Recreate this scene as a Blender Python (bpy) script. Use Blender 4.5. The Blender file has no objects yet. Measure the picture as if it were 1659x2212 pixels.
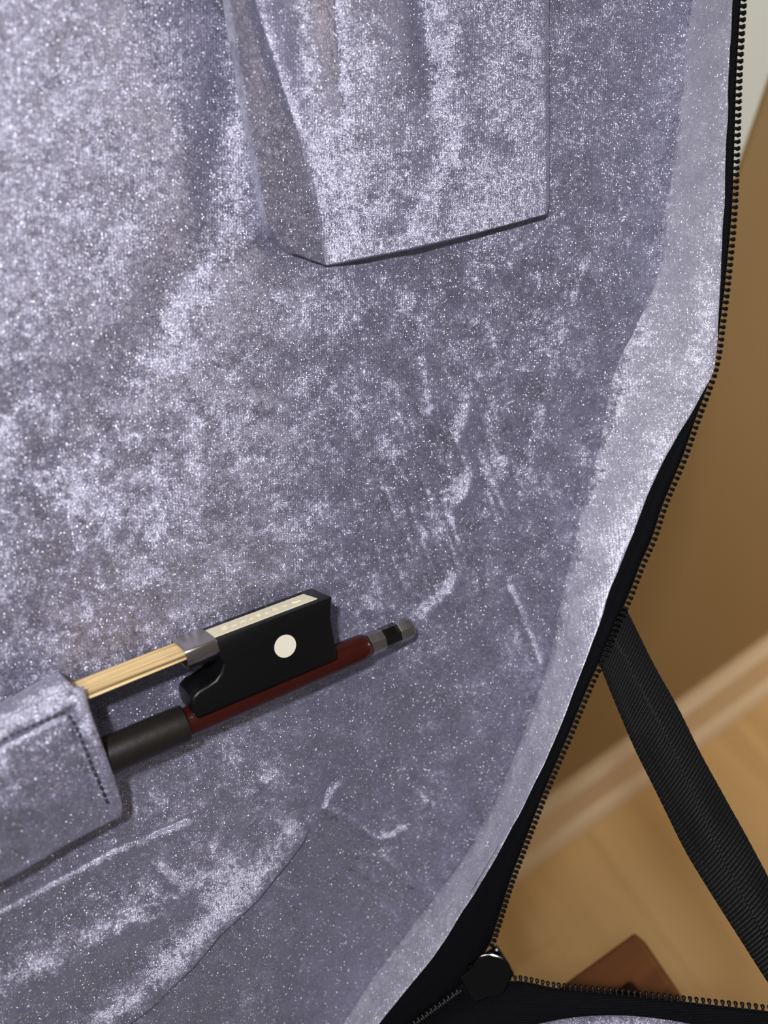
import bpy, bmesh, math, random
import numpy as np
from mathutils import Vector, Matrix

random.seed(4)
rng = np.random.default_rng(7)
sc = bpy.context.scene
C = sc.collection

# ------------------------------------------------------------------ camera
HC = 1.0985                       # camera height above the floor
PITCH, ROLL, LEAN = math.radians(48), math.radians(36), math.radians(11)
FPX = 1661.0                      # focal length in pixels of a 1659 x 2212 frame
X0 = Vector((1, 0, 0))
FW = Vector((0, math.cos(PITCH), -math.sin(PITCH)))
U0 = Vector((0, math.sin(PITCH), math.cos(PITCH)))
RT = X0*math.cos(ROLL) - U0*math.sin(ROLL)
UP = X0*math.sin(ROLL) + U0*math.cos(ROLL)
CAM = Vector((0, 0, HC))
LNv = Vector((0, -math.cos(PITCH-LEAN), math.sin(PITCH-LEAN))); LYv = Vector((0, math.sin(PITCH-LEAN), math.cos(PITCH-LEAN)))   # the open lid: normal, up its slope
cd = bpy.data.cameras.new('camera')
cam = bpy.data.objects.new('camera', cd); C.objects.link(cam)
cam.matrix_world = Matrix(((RT.x, UP.x, -FW.x, CAM.x), (RT.y, UP.y, -FW.y, CAM.y), (RT.z, UP.z, -FW.z, CAM.z), (0, 0, 0, 1)))
cd.sensor_fit = 'VERTICAL'; cd.sensor_height = 36.0; cd.sensor_width = 27.0
cd.lens = FPX/2212*36.0
cd.clip_start = 0.01
cd.dof.use_dof = True
cd.dof.focus_distance = 0.205
cd.dof.aperture_fstop = 7.5
sc.camera = cam

# ------------------------------------------------------------------ world, lamp, exposure
w = bpy.data.worlds.new('room_light'); sc.world = w; w.use_nodes = True
w.node_tree.nodes['Background'].inputs[0].default_value = (1.0, 0.93, 0.85, 1)
w.node_tree.nodes['Background'].inputs[1].default_value = 0.12
ld = bpy.data.lights.new('overhead_fill', 'AREA'); ld.shape = 'DISK'; ld.size = 0.22  # unseen overhead light, added as a dim general fill
ld.energy = 3.5; ld.color = (1.0, 0.90, 0.78)
lo = bpy.data.objects.new('overhead_fill', ld); C.objects.link(lo)
lo.location = (-0.10, -0.10, 2.30); lo.rotation_euler = (0, 0, 0)
# warm room lamp to the right, level with the table
rd_ = bpy.data.lights.new('room_lamp', 'AREA'); rd_.shape = 'DISK'; rd_.size = 0.12
rd_.energy = 6.0; rd_.color = (1.0, 0.88, 0.74)
ro = bpy.data.objects.new('room_lamp', rd_); C.objects.link(ro)
ro.location = (1.15, -0.04, 0.80)
ro.rotation_euler = (Vector((0.15, 0.2, 0.25)) - ro.location).to_track_quat('-Z', 'Y').to_euler()
# the small white torch held up to the left of the camera
td_ = bpy.data.lights.new('phone_torch', 'AREA'); td_.shape = 'DISK'; td_.size = 0.022
td_.energy = 1.42; td_.color = (0.97, 0.97, 1.0)
to = bpy.data.objects.new('phone_torch', td_); C.objects.link(to)
to.location = CAM + FW*0.22 + (X0*math.cos(ROLL) - LYv*math.sin(ROLL))*(-.072) + (X0*math.sin(ROLL) + LYv*math.cos(ROLL))*.12 + LNv*.32
to.rotation_euler = (CAM + FW*0.21 - to.location).to_track_quat('-Z', 'Y').to_euler()
sc.view_settings.view_transform = 'Standard'; sc.view_settings.look = 'None'
sc.view_settings.gamma = 1.0; sc.view_settings.use_curve_mapping = False
sc.view_settings.exposure = 0.0

# ------------------------------------------------------------------ frames and measuring helpers
NA = PITCH - LEAN
LN = LNv.copy()
LY = LYv.copy()
LU = X0*math.cos(ROLL) - LY*math.sin(ROLL)
LV = X0*math.sin(ROLL) + LY*math.cos(ROLL)
LO = CAM + FW*0.22
LID = Matrix(((LU.x, LV.x, LN.x, LO.x), (LU.y, LV.y, LN.y, LO.y), (LU.z, LV.z, LN.z, LO.z), (0, 0, 0, 1)))
LIDI = LID.inverted()
WR = 0.016                                              # height of the lid's rim over its lining


def ray(x, y): return FW + RT*((x-829.5)/FPX) + UP*((1106-y)/FPX)


def P(x, y, h=0.0):
    """photo measurement -> point of the lid (lid coordinates), h above its lining"""
    d = ray(x, y); k = ((LO-CAM).dot(LN)+h)/d.dot(LN)
    return LIDI @ (CAM + d*k)


def swell(u, v):
    """the padded lining swells towards the left of the lid"""
    t = (-.004-u)/.008
    b = .46*.008*np.log1p(np.exp(np.clip(t, -30, 30)))
    f = lambda a, c, x: (lambda q: q*q*(3-2*q))(np.clip((x-a)/(c-a), 0, 1))
    return np.minimum(b, .046)*f(-.155, -.108, u)*f(-.20, -.158, v)*(1-f(.132, .18, v))


def PB(x, y, h=0.0):
    """as P, but h above the swollen lining"""
    p = P(x, y, h)
    for _ in range(5): p = P(x, y, h+float(swell(p.x, p.y)))
    return p


def PZ(x, y, z):
    """photo measurement -> point on the level plane at height z (world)"""
    d = ray(x, y); return CAM + d*((z-CAM.z)/d.z)


ZH = (LID @ P(1001, 2137, WR)).z                        # level of the base's rim and hinge
ZT = ZH - 0.06                                          # table top
YW = 0.34                                               # wall


# ------------------------------------------------------------------ object helpers
def mesh(name, verts, faces, smooth=True):
    me = bpy.data.meshes.new(name)
    me.from_pydata([tuple(v) for v in verts], [], faces)
    me.update()
    if smooth: me.polygons.foreach_set('use_smooth', [True]*len(me.polygons))
    return me


ROOTMW = {}


def link(name, me, mat, parent=None, M=None, kind=None):
    o = bpy.data.objects.new(name, me); C.objects.link(o)
    if mat is not None and not me.materials: me.materials.append(mat)
    M = Matrix.Identity(4) if M is None else M
    if parent is not None:
        o.parent = parent
        o.matrix_parent_inverse = ROOTMW[parent.name].inverted()
    o.matrix_basis = M
    ROOTMW[o.name] = M.copy()
    if kind: o['kind'] = kind
    return o


def root(name, label, cat, loc):
    o = bpy.data.objects.new(name, None); C.objects.link(o)
    o.empty_display_size = 0.02
    o.matrix_basis = Matrix.Translation(loc); ROOTMW[o.name] = o.matrix_basis.copy()
    o['label'] = label; o['category'] = cat
    return o


def bm_obj(name, bm, mat, parent=None, M=None, kind=None, smooth=False):
    me = bpy.data.meshes.new(name); bmesh.ops.recalc_face_normals(bm, faces=bm.faces[:])
    bm.to_mesh(me); bm.free()
    if smooth: me.polygons.foreach_set('use_smooth', [True]*len(me.polygons))
    return link(name, me, mat, parent, M, kind)


def box_bm(x0, x1, y0, y1, z0, z1, bev=0.0, seg=2):
    bm = bmesh.new(); bmesh.ops.create_cube(bm, size=1)
    for v in bm.verts:
        v.co = Vector((x0 if v.co.x < 0 else x1, y0 if v.co.y < 0 else y1, z0 if v.co.z < 0 else z1))
    if bev: bmesh.ops.bevel(bm, geom=bm.edges[:], offset=bev, segments=seg, profile=.6, affect='EDGES')
    return bm


def bevel(o, width, seg=3, angle=35):
    m = o.modifiers.new('bevel', 'BEVEL'); m.width = width; m.segments = seg
    m.limit_method = 'ANGLE'; m.angle_limit = math.radians(angle); m.harden_normals = False
    return o


def autosmooth(o, ang=40):
    me = o.data
    bm = bmesh.new(); bm.from_mesh(me)
    for e in bm.edges:
        if len(e.link_faces) == 2 and e.calc_face_angle(0) > math.radians(ang): e.smooth = False
    bm.to_mesh(me); bm.free()
    me.polygons.foreach_set('use_smooth', [True]*len(me.polygons))


def grid_faces(nr, nc, wrap=False):
    fs = []
    for i in range(nr-1):
        for j in range(nc - (0 if wrap else 1)):
            a = i*nc+j; b = i*nc+(j+1) % nc
            fs.append((a, b, b+nc, a+nc))
    return fs


def catmull(pts, n, closed=False):
    """resample a polyline of vectors into n points, evenly along a smooth curve"""
    Q = np.array([tuple(p) for p in pts], float)
    if closed: E = np.vstack([Q[-1], Q, Q[0], Q[1]])
    else: E = np.vstack([2*Q[0]-Q[1], Q, 2*Q[-1]-Q[-2]])
    out = []
    for i in range(1, len(E)-2):
        p0, p1, p2, p3 = E[i-1], E[i], E[i+1], E[i+2]
        for t in np.linspace(0, 1, 16, endpoint=False):
            out.append(.5*((2*p1)+(-p0+p2)*t+(2*p0-5*p1+4*p2-p3)*t*t+(-p0+3*p1-3*p2+p3)*t**3))
    out.append(E[-2]); out = np.array(out)
    L = np.r_[0, np.cumsum(np.linalg.norm(np.diff(out, axis=0), axis=1))]
    s = np.linspace(0, L[-1], n, endpoint=not closed)
    return np.stack([np.interp(s, L, out[:, k]) for k in range(out.shape[1])], 1), L[-1]


def vnoise(x, y, seed=0):
    """smooth value noise on numpy arrays, -1..1"""
    r = np.random.default_rng(seed); T = r.uniform(-1, 1, (256, 256))
    xi = np.floor(x).astype(int); yi = np.floor(y).astype(int)
    fx = x-xi; fy = y-yi
    fx = fx*fx*fx*(fx*(fx*6-15)+10); fy = fy*fy*fy*(fy*(fy*6-15)+10)
    g = lambda a, b: T[a % 256, b % 256]
    return (g(xi, yi)*(1-fx)+g(xi+1, yi)*fx)*(1-fy)+(g(xi, yi+1)*(1-fx)+g(xi+1, yi+1)*fx)*fy


def sstep(a, b, x):
    t = np.clip((x-a)/(b-a), 0, 1); return t*t*(3-2*t)


# ------------------------------------------------------------------ materials
def nodes(name):
    m = bpy.data.materials.new(name); m.use_nodes = True
    nt = m.node_tree; nt.nodes.clear()
    N = lambda t, **k: _set(nt.nodes.new(t), k)
    L = lambda a, b: nt.links.new(a, b)
    return m, N, L


def _set(n, k):
    for a, v in k.items():
        if a.startswith('i_'):
            key = a[2:]; key = int(key) if key.isdigit() else key.replace('_', ' ')
            n.inputs[key].default_value = v
        else: setattr(n, a, v)
    return n


def simple(name, col, rough, metal=0.0, spec=0.5, bump=None, coat=0.0, var=None):
    m, N, L = nodes(name)
    out = N('ShaderNodeOutputMaterial'); b = N('ShaderNodeBsdfPrincipled')
    b.inputs['Base Color'].default_value = (*col, 1); b.inputs['Roughness'].default_value = rough
    b.inputs['Metallic'].default_value = metal; b.inputs['Specular IOR Level'].default_value = spec
    b.inputs['Coat Weight'].default_value = coat; b.inputs['Coat Roughness'].default_value = .08
    L(b.outputs[0], out.inputs[0])
    tc = N('ShaderNodeTexCoord')
    if var:
        scale, c2 = var
        n = N('ShaderNodeTexNoise', i_Scale=scale, i_Detail=5.0); L(tc.outputs['Object'], n.inputs['Vector'])
        r = N('ShaderNodeMix', data_type='RGBA'); r.inputs[6].default_value = (*col, 1); r.inputs[7].default_value = (*c2, 1)
        L(n.outputs[0], r.inputs[0]); L(r.outputs[2], b.inputs['Base Color'])
    if bump:
        scale, st, dist = bump
        n = N('ShaderNodeTexNoise', i_Scale=scale, i_Detail=4.0); L(tc.outputs['Object'], n.inputs['Vector'])
        bp = N('ShaderNodeBump', i_Strength=st, i_Distance=dist); L(n.outputs[0], bp.inputs['Height']); L(bp.outputs[0], b.inputs['Normal'])
    return m


def velvet(name, dark, light, lean=(0, 0, 0), flake=0.25):
    """crushed velvet: pile that leans here and there, knit rows, tiny bright fibres"""
    m, N, L = nodes(name)
    out = N('ShaderNodeOutputMaterial'); tc = N('ShaderNodeTexCoord')
    mp = N('ShaderNodeMapping'); mp.inputs['Scale'].default_value = (1000, 1000, 1000)
    L(tc.outputs['Object'], mp.inputs['Vector'])
    V = mp.outputs[0]

    def noise(scale, detail=3.0, rough=.55, dist=0.0):
        n = N('ShaderNodeTexNoise', i_Scale=scale, i_Detail=detail, i_Roughness=rough, i_Distortion=dist); L(V, n.inputs['Vector']); return n
    n1 = noise(.16, 4, .6, .6)                # large crushed patches
    n2 = noise(.75, 3, .6)                    # few-millimetre mottling
    n3 = noise(3.2, 2, .6)                    # pile
    # pile lean: noise colours as a direction
    def centred(n, k):
        s = N('ShaderNodeVectorMath', operation='SUBTRACT'); L(n.outputs['Color'], s.inputs[0]); s.inputs[1].default_value = (.5, .5, .5)
        q = N('ShaderNodeVectorMath', operation='SCALE'); L(s.outputs[0], q.inputs[0]); q.inputs['Scale'].default_value = k; return q.outputs[0]
    geo = N('ShaderNodeNewGeometry')
    add = geo.outputs['Normal']
    at = N('ShaderNodeAttribute', attribute_name='nap')
    a = N('ShaderNodeVectorMath', operation='ADD'); L(add, a.inputs[0]); L(at.outputs['Vector'], a.inputs[1]); add = a.outputs[0]
    for n, k in ((n1, 1.0), (n2, 1.5), (n3, 2.4)):
        a = N('ShaderNodeVectorMath', operation='ADD'); L(add, a.inputs[0]); L(centred(n, k), a.inputs[1]); add = a.outputs[0]
    nrm = N('ShaderNodeVectorMath', operation='NORMALIZE'); L(add, nrm.inputs[0])
    # knit rows
    wv = N('ShaderNodeTexWave', wave_type='BANDS', bands_direction='X', i_Scale=.48, i_Distortion=1.2, i_Detail=2.0); L(V, wv.inputs['Vector'])
    wv.inputs['Detail Scale'].default_value = .6
    bp = N('ShaderNodeBump', i_Strength=.15, i_Distance=.0002); L(wv.outputs['Fac'], bp.inputs['Height']); L(nrm.outputs[0], bp.inputs['Normal'])
    NM = bp.outputs[0]
    mix = N('ShaderNodeMix', data_type='RGBA'); mix.inputs[6].default_value = (*dark, 1); mix.inputs[7].default_value = (*light, 1)
    ad = N('ShaderNodeMath', operation='MULTIPLY_ADD'); L(n1.outputs[0], ad.inputs[0]); ad.inputs[1].default_value = 1.4; ad.inputs[2].default_value = -.2
    L(ad.outputs[0], mix.inputs[0])
    b = N('ShaderNodeBsdfPrincipled', i_Roughness=.62); L(mix.outputs[2], b.inputs['Base Color']); L(NM, b.inputs['Normal'])
    b.inputs['Specular IOR Level'].default_value = .35
    b.inputs['Sheen Weight'].default_value = .3; b.inputs['Sheen Roughness'].default_value = .4
    b.inputs['Sheen Tint'].default_value = (.85, .87, 1, 1)
    # lustrous fibre bundles
    gl = N('ShaderNodeBsdfAnisotropic') if False else N('ShaderNodeBsdfGlossy', i_Roughness=.46)
    gl.inputs['Color'].default_value = (.74, .73, .86, 1); L(NM, gl.inputs['Normal'])
    m1 = N('ShaderNodeMixShader'); m1.inputs[0].default_value = .2; L(b.outputs[0], m1.inputs[1]); L(gl.outputs[0], m1.inputs[2])
    # single bright fibres
    vo = N('ShaderNodeTexVoronoi', feature='F1', i_Scale=3.0, i_Randomness=1.0); L(V, vo.inputs['Vector'])
    s = N('ShaderNodeVectorMath', operation='SUBTRACT'); L(vo.outputs['Color'], s.inputs[0]); s.inputs[1].default_value = (.5, .5, .5)
    q = N('ShaderNodeVectorMath', operation='SCALE'); L(s.outputs[0], q.inputs[0]); q.inputs['Scale'].default_value = 1.7
    a = N('ShaderNodeVectorMath', operation='ADD'); L(geo.outputs['Normal'], a.inputs[0]); L(q.outputs[0], a.inputs[1])
    nf = N('ShaderNodeVectorMath', operation='NORMALIZE'); L(a.outputs[0], nf.inputs[0])
    hs = N('ShaderNodeHueSaturation', i_Saturation=.22, i_Value=1.0); L(vo.outputs['Color'], hs.inputs['Color'])
    mc = N('ShaderNodeMix', data_type='RGBA'); mc.inputs[0].default_value = .25; mc.inputs[6].default_value = (.95, .96, 1, 1); L(hs.outputs[0], mc.inputs[7])
    gf = N('ShaderNodeBsdfGlossy', i_Roughness=.42); L(mc.outputs[2], gf.inputs['Color']); L(nf.outputs[0], gf.inputs['Normal'])
    lt = N('ShaderNodeMath', operation='LESS_THAN'); L(vo.outputs['Distance'], lt.inputs[0]); lt.inputs[1].default_value = .42
    mu = N('ShaderNodeMath', operation='MULTIPLY'); L(lt.outputs[0], mu.inputs[0]); mu.inputs[1].default_value = flake
    m2 = N('ShaderNodeMixShader'); L(mu.outputs[0], m2.inputs[0]); L(m1.outputs[0], m2.inputs[1]); L(gf.outputs[0], m2.inputs[2])
    L(m2.outputs[0], out.inputs[0])
    return m


def woven(name, col, scale, strength=.6, rough=.55, herring=False):
    m, N, L = nodes(name)
    out = N('ShaderNodeOutputMaterial'); tc = N('ShaderNodeTexCoord')
    mp = N('ShaderNodeMapping'); mp.inputs['Scale'].default_value = (1000, 1000, 1000); mp.inputs['Rotation'].default_value = (0, 0, .5)
    L(tc.outputs['Object'], mp.inputs['Vector'])
    hs = []
    for d in ('X', 'Y'):
        wv = N('ShaderNodeTexWave', wave_type='BANDS', bands_direction=d, i_Scale=scale, i_Distortion=1.5, i_Detail=1.0); L(mp.outputs[0], wv.inputs['Vector']); hs.append(wv)
    mu = N('ShaderNodeMath', operation='MULTIPLY'); L(hs[0].outputs['Fac'], mu.inputs[0]); L(hs[1].outputs['Fac'], mu.inputs[1])
    bp = N('ShaderNodeBump', i_Strength=strength, i_Distance=.0003); L(mu.outputs[0], bp.inputs['Height'])
    b = N('ShaderNodeBsdfPrincipled', i_Roughness=rough); b.inputs['Base Color'].default_value = (*col, 1)
    b.inputs['Specular IOR Level'].default_value = .12
    L(bp.outputs[0], b.inputs['Normal']); L(b.outputs[0], out.inputs[0])
    return m


def wood(name, c1, c2, scale, rough, stretch=(12, 1, 12), bump=.05):
    m, N, L = nodes(name)
    out = N('ShaderNodeOutputMaterial'); tc = N('ShaderNodeTexCoord'); mp = N('ShaderNodeMapping'); mp.inputs['Scale'].default_value = stretch
    oi = N('ShaderNodeObjectInfo'); ad = N('ShaderNodeVectorMath', operation='ADD')
    cx = N('ShaderNodeCombineXYZ'); ml = N('ShaderNodeMath', operation='MULTIPLY'); L(oi.outputs['Random'], ml.inputs[0]); ml.inputs[1].default_value = 37.0
    L(ml.outputs[0], cx.inputs[1]); L(ml.outputs[0], cx.inputs[2])
    L(tc.outputs['Object'], mp.inputs['Vector']); L(mp.outputs[0], ad.inputs[0]); L(cx.outputs[0], ad.inputs[1])
    n = N('ShaderNodeTexNoise', i_Scale=scale, i_Detail=6.0, i_Roughness=.6, i_Distortion=.8); L(ad.outputs[0], n.inputs['Vector'])
    cr = N('ShaderNodeValToRGB'); cr.color_ramp.elements[0].position = .3; cr.color_ramp.elements[1].position = .72
    cr.color_ramp.elements[0].color = (*c1, 1); cr.color_ramp.elements[1].color = (*c2, 1)
    L(n.outputs[0], cr.inputs[0])
    b = N('ShaderNodeBsdfPrincipled', i_Roughness=rough); L(cr.outputs[0], b.inputs['Base Color']); b.inputs['Specular IOR Level'].default_value = .2
    bp = N('ShaderNodeBump', i_Strength=bump, i_Distance=.002); L(n.outputs[0], bp.inputs['Height']); L(bp.outputs[0], b.inputs['Normal'])
    L(b.outputs[0], out.inputs[0])
    return m


VELVET = velvet('lavender_grey_velvet', (.074, .070, .118), (.165, .158, .238))
RIM_LIT = velvet('rim_velvet_lit', (.150, .148, .200), (.300, .296, .375), flake=.36)  # lining velvet for the rim, its lit brightness put into a paler colour
TAPE = woven('black_zipper_tape', (.0022, .0026, .0042), .55, 1.0, .75)
STRAPM = simple('black_webbing', (.003, .003, .0035), .55, spec=.16)
TOOTH = simple('black_nylon', (.003, .003, .0035), .34, spec=.2)
SHELL = woven('black_case_cloth', (.01, .01, .012), .8, .5, .7)
GUN = simple('black_chrome', (.05, .05, .054), .12, metal=1.0, bump=(900, .04, .0003))
EBONY = simple('ebony', (.0025, .0025, .003), .36, spec=.25, bump=(1800, .10, .0001))
IVORY = simple('cream_inlay', (.62, .57, .40), .35, var=(120, (.70, .66, .50)))
DOTM = simple('white_inlay', (.60, .57, .47), .35)
LETT = simple('pressed_letters', (.66, .61, .43), .3)
NICKEL = simple('nickel_silver', (.42, .39, .37), .28, metal=1.0)
STEEL = simple('polished_nickel', (.34, .32, .32), .36, metal=1.0)
BLACKR = simple('black_button_ring', (.004, .004, .004), .12)
LACQ = simple('red_brown_lacquer', (.024, .003, .002), .25, coat=.12, spec=.25, var=(60, (.034, .0045, .003)))
GRIP = simple('black_leather_grip', (.006, .005, .005), .42, spec=.35, var=(220, (.013, .010, .008)), bump=(700, .15, .0004))
THREAD = simple('dark_thread', (.02, .02, .03), .7)
WALLM = simple('cream_wall_paint', (.38, .255, .115), .6, bump=(300, .05, .002))
BASEM = simple('cream_trim_gloss', (.88, .68, .44), .4)
BOARDM = simple('pale_grey_green_board', (.80, .86, .80), .5)
FLOORM = wood('golden_floor_wood', (.64, .42, .185), (.84, .57, .27), 1.0, .4, (14, 1.6, 14))
TABLEM = wood('red_brown_table_wood', (.075, .024, .006), (.135, .046, .011), 1.0, .8, (6, 60, 60))
INSETM = wood('dark_inset_wood', (.014, .004, .002), (.026, .009, .004), 1.0, .9, (60, 6, 60))


def hairmat():
    m, N, L = nodes('pale_horsehair')
    out = N('ShaderNodeOutputMaterial'); tc = N('ShaderNodeTexCoord'); mp = N('ShaderNodeMapping'); mp.inputs['Scale'].default_value = (25, 900, 4200)
    L(tc.outputs['Object'], mp.inputs['Vector'])
    n = N('ShaderNodeTexNoise', i_Scale=1.0, i_Detail=4.0); L(mp.outputs[0], n.inputs['Vector'])
    cr = N('ShaderNodeValToRGB'); cr.color_ramp.elements[0].position = .33; cr.color_ramp.elements[1].position = .6
    cr.color_ramp.elements[0].color = (.36, .22, .08, 1); cr.color_ramp.elements[1].color = (.74, .56, .29, 1); L(n.outputs[0], cr.inputs[0])
    b = N('ShaderNodeBsdfPrincipled', i_Roughness=.42); L(cr.outputs[0], b.inputs['Base Color'])
    bp = N('ShaderNodeBump', i_Strength=.5, i_Distance=.0002); L(n.outputs[0], bp.inputs['Height']); L(bp.outputs[0], b.inputs['Normal'])
    L(b.outputs[0], out.inputs[0]); return m


HAIRM = hairmat()

# ------------------------------------------------------------------ the room
fl = bm_obj('floor', box_bm(-1.6, 1.6, -1.4, YW, -.04, -.012), INSETM, kind='structure')
bw = .118
board_me = {}
for i in range(-11, 12):
    x = i*bw+.03
    y = -1.4 - (.37*i % 1)*.8
    k = 0
    while y < YW-.02:
        y1 = min(y+.92, YW-.012); ya = max(y, -1.4)
        if y1-ya > .02:
            key = round(y1-ya, 3)
            if key not in board_me:
                bm = box_bm(-bw/2+.0002, bw/2-.0002, 0, y1-ya-.0004, -.012, 0, .0005, 1)
                me = bpy.data.meshes.new('floor_board'); bmesh.ops.recalc_face_normals(bm, faces=bm.faces[:]); bm.to_mesh(me); bm.free(); board_me[key] = me
            link('floor_board', board_me[key], FLOORM, fl, Matrix.Translation((x, ya, 0)))
        y += .92
bm_obj('wall_back', box_bm(-1.6, 1.6, YW, YW+.1, -.04, 2.6), WALLM, kind='structure')


def extrude_x(name, prof, x0, x1, mat):
    n = len(prof)
    vs = [(x0, a, b) for a, b in prof]+[(x1, a, b) for a, b in prof]
    fs = [(i, (i+1) % n, n+(i+1) % n, n+i) for i in range(n)]+[tuple(range(n)), tuple(range(2*n-1, n-1, -1))]
    bm = bmesh.new(); bv = [bm.verts.new(v) for v in vs]
    for f_ in fs: bm.faces.new([bv[i] for i in f_])
    o = bm_obj(name, bm, mat, kind='structure'); autosmooth(o, 50); return o


bp_ = [(YW, 0), (YW-.013, 0), (YW-.013, .086), (YW-.0125, .091), (YW-.0145, .095), (YW-.0145, .099)]
bp_ += [(YW-.0145+.012*math.sin(a), .099+.009*(1-math.cos(a))+.001*a) for a in np.linspace(.25, 1.5, 6)] + [(YW, .114)]
extrude_x('baseboard_back', bp_, -1.6, 1.6, BASEM)
q = [(YW-.0125, 0), (YW-.0285, 0)]+[(YW-.0125-.016*math.cos(a), .019*math.sin(a)) for a in np.linspace(.12, 1.5, 8)]+[(YW-.0125, .0195)]
extrude_x('trim_1', q, -1.6, 1.6, BASEM)

# pale board leaning on the wall behind the lid
d1, d2 = ray(1659, 172), ray(1597, 352)
pa = CAM + d1*(.300/d1.y); pb = CAM + d2*(.298/d2.y)
ex = (pa-pb).normalized()
n_ = ex.cross(Vector((-1, 0, 0))).normalized()
if n_.y > 0: n_ = -n_
sd = n_.cross(ex).normalized()
if sd.x > 0: sd = -sd
s_floor = -(pb.z-.004)/ex.z
MB = Matrix(((sd.x, ex.x, n_.x, pb.x), (sd.y, ex.y, n_.y, pb.y), (sd.z, ex.z, n_.z, pb.z), (0, 0, 0, 1)))
top_s = .34
bd = bm_obj('leaning_board', box_bm(0, .42, s_floor+.001, top_s, -.006, 0, .0012, 2), BOARDM, None, MB)
bd['label'] = 'plain pale grey-green board leaning behind the open case at the upper right'; bd['category'] = 'board'

# side table under the case
TC = PZ(1372, 2013, ZT); TI = PZ(1377, 2122, ZT)
tb = root('side_table', 'red-brown wooden table with dark inset top, its corner showing under the case', 'table', (TC.x-.21, TC.y-.19, 0))
tw, td, fwid = .42, .38, .5*((TC.x-TI.x)+(TC.y-TI.y))
x1, y1 = TC.x, TC.y; x0, y0 = x1-tw, y1-td


g = fwid
bm = bmesh.new()
rg = [[bm.verts.new((x_, y_, z_)) for x_, y_ in ((x0+i_, y0+i_), (x1-i_, y0+i_), (x1-i_, y1-i_), (x0+i_, y1-i_))] for i_, z_ in ((0, ZT-.022), (0, ZT), (g, ZT), (g, ZT-.022))]
for k in range(4):
    for i in range(4): bm.faces.new((rg[k][i], rg[k][(i+1) % 4], rg[(k+1) % 4][(i+1) % 4], rg[(k+1) % 4][i]))
bmesh.ops.recalc_face_normals(bm, faces=bm.faces[:])
bmesh.ops.bevel(bm, geom=[e for e in bm.edges if e.calc_face_angle(0) > 1 ], offset=.0012, segments=2, profile=.5, affect='EDGES')
bm_obj('top_frame', bm, TABLEM, tb)
bm_obj('inset_panel', box_bm(x0+g-.001, x1-g+.001, y0+g-.001, y1-g+.001, ZT-.018, ZT-.006), INSETM, tb)
for a in (x0+.03, x1-.07):
    for b in (y0+.03, y1-.07):
        bm_obj('leg', box_bm(a, a+.04, b, b+.04, 0, ZT-.022, .003), TABLEM, tb)
for (a, b, c, d) in ((x0+.07, x1-.07, y0+.035, y0+.053), (x0+.07, x1-.07, y1-.053, y1-.035), (x0+.035, x0+.053, y0+.07, y1-.07), (x1-.053, x1-.035, y0+.07, y1-.07)):
    bm_obj('apron', box_bm(a, b, c, d, ZT-.10, ZT-.022, .001), TABLEM, tb)

# ------------------------------------------------------------------ the violin case
case = root('violin_case', 'open violin case lined with shiny lavender-grey velvet, black zipper round its edge', 'case', (-.17, -.03, ZT))
# rows of measurements across the lid's rim: lining's foot | velvet edge | tips of the zipper teeth
RIM = [((1500, -400), (1590, -400), (1623, -400)), ((1497, -60), (1586, -60), (1618, -60)), ((1494, 0), (1582, 0), (1614, 0)),
       ((1476, 150), (1576, 150), (1605, 150)), ((1462, 300), (1570, 300), (1600, 300)), ((1440, 450), (1564, 450), (1594, 452)),
       ((1422, 600), (1557, 600), (1580, 605)), ((1385, 690), (1552, 700), (1568, 702)), ((1360, 745), (1549, 755), (1561, 757)),
       ((1338, 800), (1540, 805), (1550, 808)), ((1325, 850), (1522, 842), (1536, 850)), ((1310, 900), (1489, 900), (1513, 912)),
       ((1298, 965), (1446, 973), (1485, 993)), ((1272, 1050), (1400, 1066), (1444, 1092)), ((1250, 1130), (1369, 1149), (1420, 1165)),
       ((1236, 1195), (1343, 1212), (1395, 1222)), ((1220, 1265), (1317, 1279), (1366, 1297)), ((1208, 1320), (1300, 1335), (1343, 1345)),
       ((1195, 1390), (1273, 1409), (1312, 1420)), ((1170, 1475), (1239, 1494), (1277, 1497)), ((1138, 1570), (1202, 1590), (1238, 1592)),
       ((1090, 1690), (1150, 1703), (1187, 1712)), ((1040, 1785), (1098, 1803), (1146, 1818)), ((1000, 1855), (1056, 1878), (1112, 1908)),
       ((942, 1935), (1001, 1967), (1083, 2000)), ((885, 2005), (954, 2043), (1062, 2055)), ((820, 2085), (891, 2123), (1001, 2137)),
       ((735, 2190), (819, 2212), (904, 2208)), ((660, 2280), (745, 2300), (800, 2284)), ((500, 2420), (600, 2430), (640, 2401)),
       ((100, 2560), (80, 2720), (100, 2790)), ((-400, 2300), (-480, 2380), (-500, 2400)), ((-480, 1200), (-560, 1200), (-585, 1200)),
       ((-480, -400), (-560, -400), (-585, -400)), ((-250, -560), (-280, -620), (-285, -645)), ((1100, -560), (1100, -620), (1100, -645)),
       ((1440, -530), (1500, -570), (1525, -595))]
NR = 900
CA, _ = catmull([P(*r[0], .0008) for r in RIM], NR, True)
CB = None


def matched(col, h, n):
    """resample column col with the same row parameter as the other columns"""
    Q = [P(*r[col], h) for r in RIM]
    Q = np.array([tuple(p) for p in Q]); m = len(Q); out = []
    t = np.linspace(0, m, n, endpoint=False)
    i = np.floor(t).astype(int); u = (t-i)[:, None]
    p0, p1, p2, p3 = Q[(i-1) % m], Q[i % m], Q[(i+1) % m], Q[(i+2) % m]
    return .5*((2*p1)+(-p0+p2)*u+(2*p0-5*p1+4*p2-p3)*u*u+(-p0+3*p1-3*p2+p3)*u**3)


NR = 37*26
CA = matched(0, .0, NR); CB = matched(1, WR, NR); CT = matched(2, WR-.0006, NR)

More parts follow.
